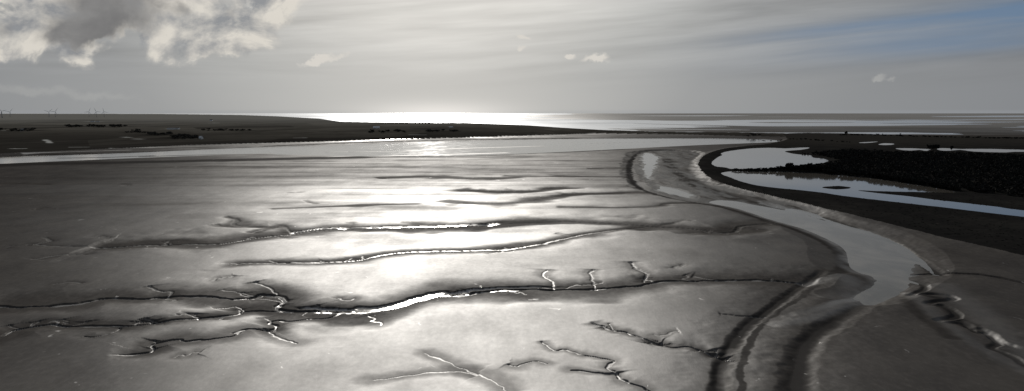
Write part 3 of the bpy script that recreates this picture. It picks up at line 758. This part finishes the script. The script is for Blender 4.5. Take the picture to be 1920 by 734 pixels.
make_house('barn', 28, 16, 5, 3.5, M_wall, M_wall, .05, 'long low barn whose roof shines brilliant white near the far shore', 'barn', 706, 241, 4, False)
make_house('farmhouse', 9, 8, 5, 3, M_roof, M_wall, .2, 'tiny white farmhouse among the shelter belt trees at the far left', 'house', 42, 246.2)
make_house('farmhouse', 8, 7, 4.5, 3, M_roof, M_wall, -.3, 'tiny pale house standing alone just right of the dark riverside wood', 'house', 377, 261.3)
make_house('barn', 30, 18, 5, 4, M_tile, M_wall, .1, 'pale farm shed below the group of three small turbines, left one', 'barn', 174, 229, 3, False)
make_house('barn', 24, 16, 5, 4, M_tile, M_wall, -.1, 'pale farm shed below the group of three small turbines, right one', 'barn', 184, 229, 3, False)
make_house('barn', 34, 16, 4.5, 3.5, M_tile, M_wall, .06, 'long grey shed behind the dark riverside wood, the longer of two', 'barn', 322, 243, 3, False)
make_house('barn', 14, 12, 4.5, 3.5, M_tile, M_wall, -.1, 'short grey shed behind the dark riverside wood, beside the long one', 'barn', 333, 243, 2, False)
make_house('farmhouse', 22, 14, 7, 6, M_tile, M_wall, .3, 'distant pale house above the open fields, midway along the left horizon', 'house', 396, 227)
make_house('barn', 16, 12, 3.5, 2.5, M_roof, M_wall, .0, 'small glinting shed at the shore end of the farmland, right of the bright barn', 'barn', 846, 239.5, 2, False)

# ---------------------------------------------------------------- camera
cam = bpy.data.cameras.new('camera'); co_ = bpy.data.objects.new('camera', cam); C.objects.link(co_)
co_.location = (0, 0, H); co_.rotation_euler = (math.pi/2-PITCH, 0, 0)
cam.sensor_fit = 'HORIZONTAL'; cam.angle = 2*math.atan(960/F); cam.clip_start = 1; cam.clip_end = 400000
bpy.context.scene.camera = co_

# ---------------------------------------------------------------- sun and sky
sl = bpy.data.lights.new('sun', 'SUN'); so = bpy.data.objects.new('sun', sl); C.objects.link(so)
sl.energy = 4.0; sl.angle = math.radians(.6); sl.color = (1, .965, .91)
sd = np.array([math.sin(SUN_AZ)*math.cos(SUN_EL), math.cos(SUN_AZ)*math.cos(SUN_EL), math.sin(SUN_EL)])
import mathutils
so.rotation_euler = mathutils.Vector(sd).to_track_quat('Z', 'Y').to_euler()

w = bpy.data.worlds.new('World'); bpy.context.scene.world = w; w.use_nodes = True
g = N(w.node_tree); bg = w.node_tree.nodes['Background']; bg.inputs['Strength'].default_value = .1
sky = g.new('ShaderNodeTexSky', sky_type='NISHITA'); sky.sun_disc = False; sky.sun_elevation = SUN_EL; sky.sun_rotation = SUN_AZ % (2*math.pi)
sky.air_density = 1.0; sky.dust_density = 1.5; sky.altitude = 70
dirv = g.new('ShaderNodeTexCoord').outputs['Generated']
sx = g.new('ShaderNodeSeparateXYZ'); g.l.new(dirv, sx.inputs[0])
dy = g.m('MAXIMUM', sx.outputs[1], .06)
u = g.m('DIVIDE', sx.outputs[0], dy); v = g.m('DIVIDE', sx.outputs[2], dy)
def vec(a, b, c=0.0):
    n = g.new('ShaderNodeCombineXYZ')
    for i, q_ in enumerate((a, b, c)): g.put(n.inputs[i], q_)
    return n.outputs[0]
def uv(px, py):
    a, b, c = ray(px, py); return a/b, c/b
def gauss(px, py, rx, ry, tilt=0.0, uu=None, vv=None):
    """soft bank of cloud in a fixed direction"""
    U0, V0 = uv(px, py); uu = uu or u; vv = vv or v
    du = g.m('SUBTRACT', uu, U0); dv = g.m('SUBTRACT', g.m('SUBTRACT', vv, V0), g.m('MULTIPLY', du, tilt))
    e = g.m('ADD', g.m('POWER', g.m('ABSOLUTE', g.m('DIVIDE', du, rx/F)), 2.0), g.m('POWER', g.m('ABSOLUTE', g.m('DIVIDE', dv, ry/F)), 2.0))
    return g.m('EXPONENT', g.m('MULTIPLY', e, -1.0))
def add(*a):
    o_ = a[0]
    for b_ in a[1:]: o_ = g.m('ADD', o_, b_)
    return o_
# veil: pale high cloud, brightest round the hidden sun
dot = g.new('ShaderNodeVectorMath', operation='DOT_PRODUCT'); g.l.new(dirv, dot.inputs[0]); dot.inputs[1].default_value = tuple(sd)
ang = g.m('ARCCOSINE', g.m('MINIMUM', dot.outputs['Value'], 1.0))
ramp = g.new('ShaderNodeValToRGB'); g.l.new(g.m('DIVIDE', ang, 2.0), ramp.inputs[0])
cr = ramp.color_ramp
stops = [(0, (.71, .69, .645)), (.10, (.63, .612, .575)), (.165, (.45, .45, .435)), (.22, (.33, .335, .335)), (.30, (.27, .278, .285)), (.42, (.22, .23, .245)), (.7, (.17, .18, .20)), (1, (.12, .13, .15))]
cr.elements[0].position = 0; cr.elements[0].color = rgb(*stops[0][1]); cr.elements[1].position = 1; cr.elements[1].color = rgb(*stops[-1][1])
for p_, c_ in stops[1:-1]:
    e_ = cr.elements.new(p_); e_.color = rgb(*c_)
veil = ramp.outputs[0]
# streaks of cirrus fanning up to the right
su = g.m('MULTIPLY', u, 1.3); sv = g.m('MULTIPLY', g.m('SUBTRACT', v, g.m('MULTIPLY', g.m('ADD', u, .6), g.m('MULTIPLY', v, 1.0))), 16.0)
sv = g.m('MULTIPLY', g.m('SUBTRACT', v, g.m('MULTIPLY', g.m('POWER', g.m('MAXIMUM', g.m('ADD', u, .3), 0.0), 1.3), .075)), 17.0)
st = g.noise(vec(su, sv, 1.0), 1.6, 6, .55, .35)
st2 = g.noise(vec(g.m('MULTIPLY', su, 2.5), g.m('MULTIPLY', sv, 2.6), 4.0), 1.5, 4, .5, .2)
streak = g.m('ADD', g.m('MULTIPLY', g.m('SUBTRACT', st, .5), 1.25), g.m('MULTIPLY', g.m('SUBTRACT', st2, .5), .7))
high = g.sm(v, .015, .11)
veil = g.mix(1.0, veil, veil)
def scale_col(c, f):
    n = g.new('ShaderNodeVectorMath', operation='SCALE'); g.l.new(c, n.inputs[0]); g.put(n.inputs['Scale'], f); return n.outputs[0]
veil = scale_col(veil, g.m('ADD', 1.0, g.m('MULTIPLY', streak, g.m('MULTIPLY', high, .75))))
# glow low over the sea
glow = g.m('MULTIPLY', gauss(815, 214, 330, 70), .10); glow2 = g.m('MULTIPLY', gauss(820, 213, 130, 20), .22)
veil = g.mix(g.m('ADD', glow, 0.0), veil, rgb(1.3, 1.2, 1.08)); veil = g.mix(glow2, veil, rgb(1.8, 1.7, 1.6))
# blue showing through in the upper right
blue_m = add(gauss(1920, 30, 420, 40, .13), g.m('MULTIPLY', gauss(1560, 62, 190, 16, .09), .55), g.m('MULTIPLY', gauss(1800, 85, 260, 16, .06), .5))
blue_m = g.m('MULTIPLY', blue_m, g.m('SUBTRACT', 1.15, g.m('MULTIPLY', g.m('SUBTRACT', st, .35), 2.4)), clamp=True)
opn = scale_col(sky.outputs[0], .1)
blue = g.mix(.06, rgb(.10, .18, .305), opn)
col = g.mix(g.m('MULTIPLY', blue_m, .85, clamp=True), veil, blue)
# a share of the clear sky in the veil elsewhere
# cumulus
cn = g.noise(vec(g.m('MULTIPLY', u, 11.0), g.m('MULTIPLY', v, 16.0), 2.0), 1.0, 8, .58, .35)
cn2 = g.noise(vec(g.m('ADD', g.m('MULTIPLY', u, 11.0), .18), g.m('ADD', g.m('MULTIPLY', v, 16.0), -.32), 2.0), 1.0, 8, .58, .35)
wn = g.m('MULTIPLY', g.m('SUBTRACT', g.noise(vec(u, v, 9.0), 14, 4, .6), .5), .06)
uw = g.m('ADD', u, wn); wn2 = g.m('MULTIPLY', g.m('SUBTRACT', g.noise(vec(u, v, 5.0), 17, 5, .6), .5), .05); vw = g.m('ADD', v, wn2)
G = lambda *a: gauss(*a, uu=uw, vv=vw)
body = add(G(185, 20, 140, 80), G(50, 40, 100, 62), G(330, 40, 90, 62), G(425, 55, 80, 42), G(505, 10, 50, 34), G(400, 92, 60, 16), G(145, 98, 26, 9), G(10, 97, 36, 13), G(320, -60, 420, 55))
cov = g.sm(g.m('MULTIPLY', body, g.m('ADD', 1.0, g.m('MULTIPLY', g.m('SUBTRACT', cn, .5), 4.5))), .28, .72)
belly = add(G(200, 20, 115, 62), g.m('MULTIPLY', G(145, 70, 60, 24), .8), g.m('MULTIPLY', G(425, 20, 34, 14), .55), g.m('MULTIPLY', G(10, 45, 45, 24), .5), g.m('MULTIPLY', G(340, 15, 20, 16), .4))
edge = g.m('SUBTRACT', 1.0, g.sm(g.m('MULTIPLY', body, g.m('ADD', 1.0, g.m('MULTIPLY', g.m('SUBTRACT', cn, .5), 4.5))), .5, 1.5))
lit = g.m('ADD', g.m('ADD', g.m('MULTIPLY', g.m('SUBTRACT', cn, cn2), 5.0), .42), g.m('MULTIPLY', edge, .35))
ccol = g.mix(g.m('ADD', lit, 0.0, clamp=True), rgb(.27, .28, .295), rgb(.72, .68, .61))
ccol = g.mix(g.sm(g.m('ADD', belly, g.m('MULTIPLY', g.m('SUBTRACT', cn, .5), 1.3)), .25, .95), ccol, g.mix(g.sm(cn2, .3, .7), rgb(.17, .167, .167), rgb(.26, .255, .25)))
col = g.mix(g.m('MULTIPLY', cov, .92), col, ccol)
small = add(G(585, 113, 26, 7, .3), G(640, 106, 34, 8, .2), G(1128, 114, 30, 9, .1), G(1072, 108, 14, 6), g.m('MULTIPLY', G(975, 98, 9, 6), .8), g.m('MULTIPLY', G(975, 73, 16, 7), .7))
scov = g.sm(g.m('MULTIPLY', small, g.m('ADD', 1.0, g.m('MULTIPLY', g.m('SUBTRACT', cn, .5), 5.0))), .3, .9)
col = g.mix(g.m('MULTIPLY', scov, .9), col, rgb(.70, .665, .61))
s3 = add(G(1643, 145, 15, 8), g.m('MULTIPLY', G(1667, 149, 8, 5), .7))
col = g.mix(g.m('MULTIPLY', g.sm(g.m('MULTIPLY', s3, g.m('ADD', 1.0, g.m('MULTIPLY', g.m('SUBTRACT', cn, .5), 3.0))), .3, .9), .7), col, rgb(.40, .40, .39))
low = add(G(50, 170, 130, 12, -.03), g.m('MULTIPLY', G(190, 178, 90, 9, -.03), .7))
col = g.mix(g.m('MULTIPLY', g.sm(g.m('MULTIPLY', low, g.m('ADD', .7, g.m('MULTIPLY', g.m('SUBTRACT', cn, .5), 2.5))), .2, 1.0), .28), col, rgb(.46, .46, .44))
# thin blue grey band of haze on the horizon
hb = g.sm(v, .006, .0005)
col = g.mix(g.m('MULTIPLY', g.m('MULTIPLY', hb, .35), g.m('SUBTRACT', 1.0, gauss(815, 213, 260, 900))), col, rgb(.30, .315, .34))
# overhead and behind the camera: the plain clear-and-cloud sky
back = g.sm(sx.outputs[1], .35, .02)
col = g.mix(g.m('MULTIPLY', back, .8), col, g.mix(.4, rgb(.16, .17, .19), opn))
g.put(bg.inputs['Color'], scale_col(col, 10.0))

sc = bpy.context.scene
sc.render.engine = 'CYCLES'
sc.view_settings.view_transform = 'Standard'; sc.view_settings.look = 'None'; sc.view_settings.exposure = 0
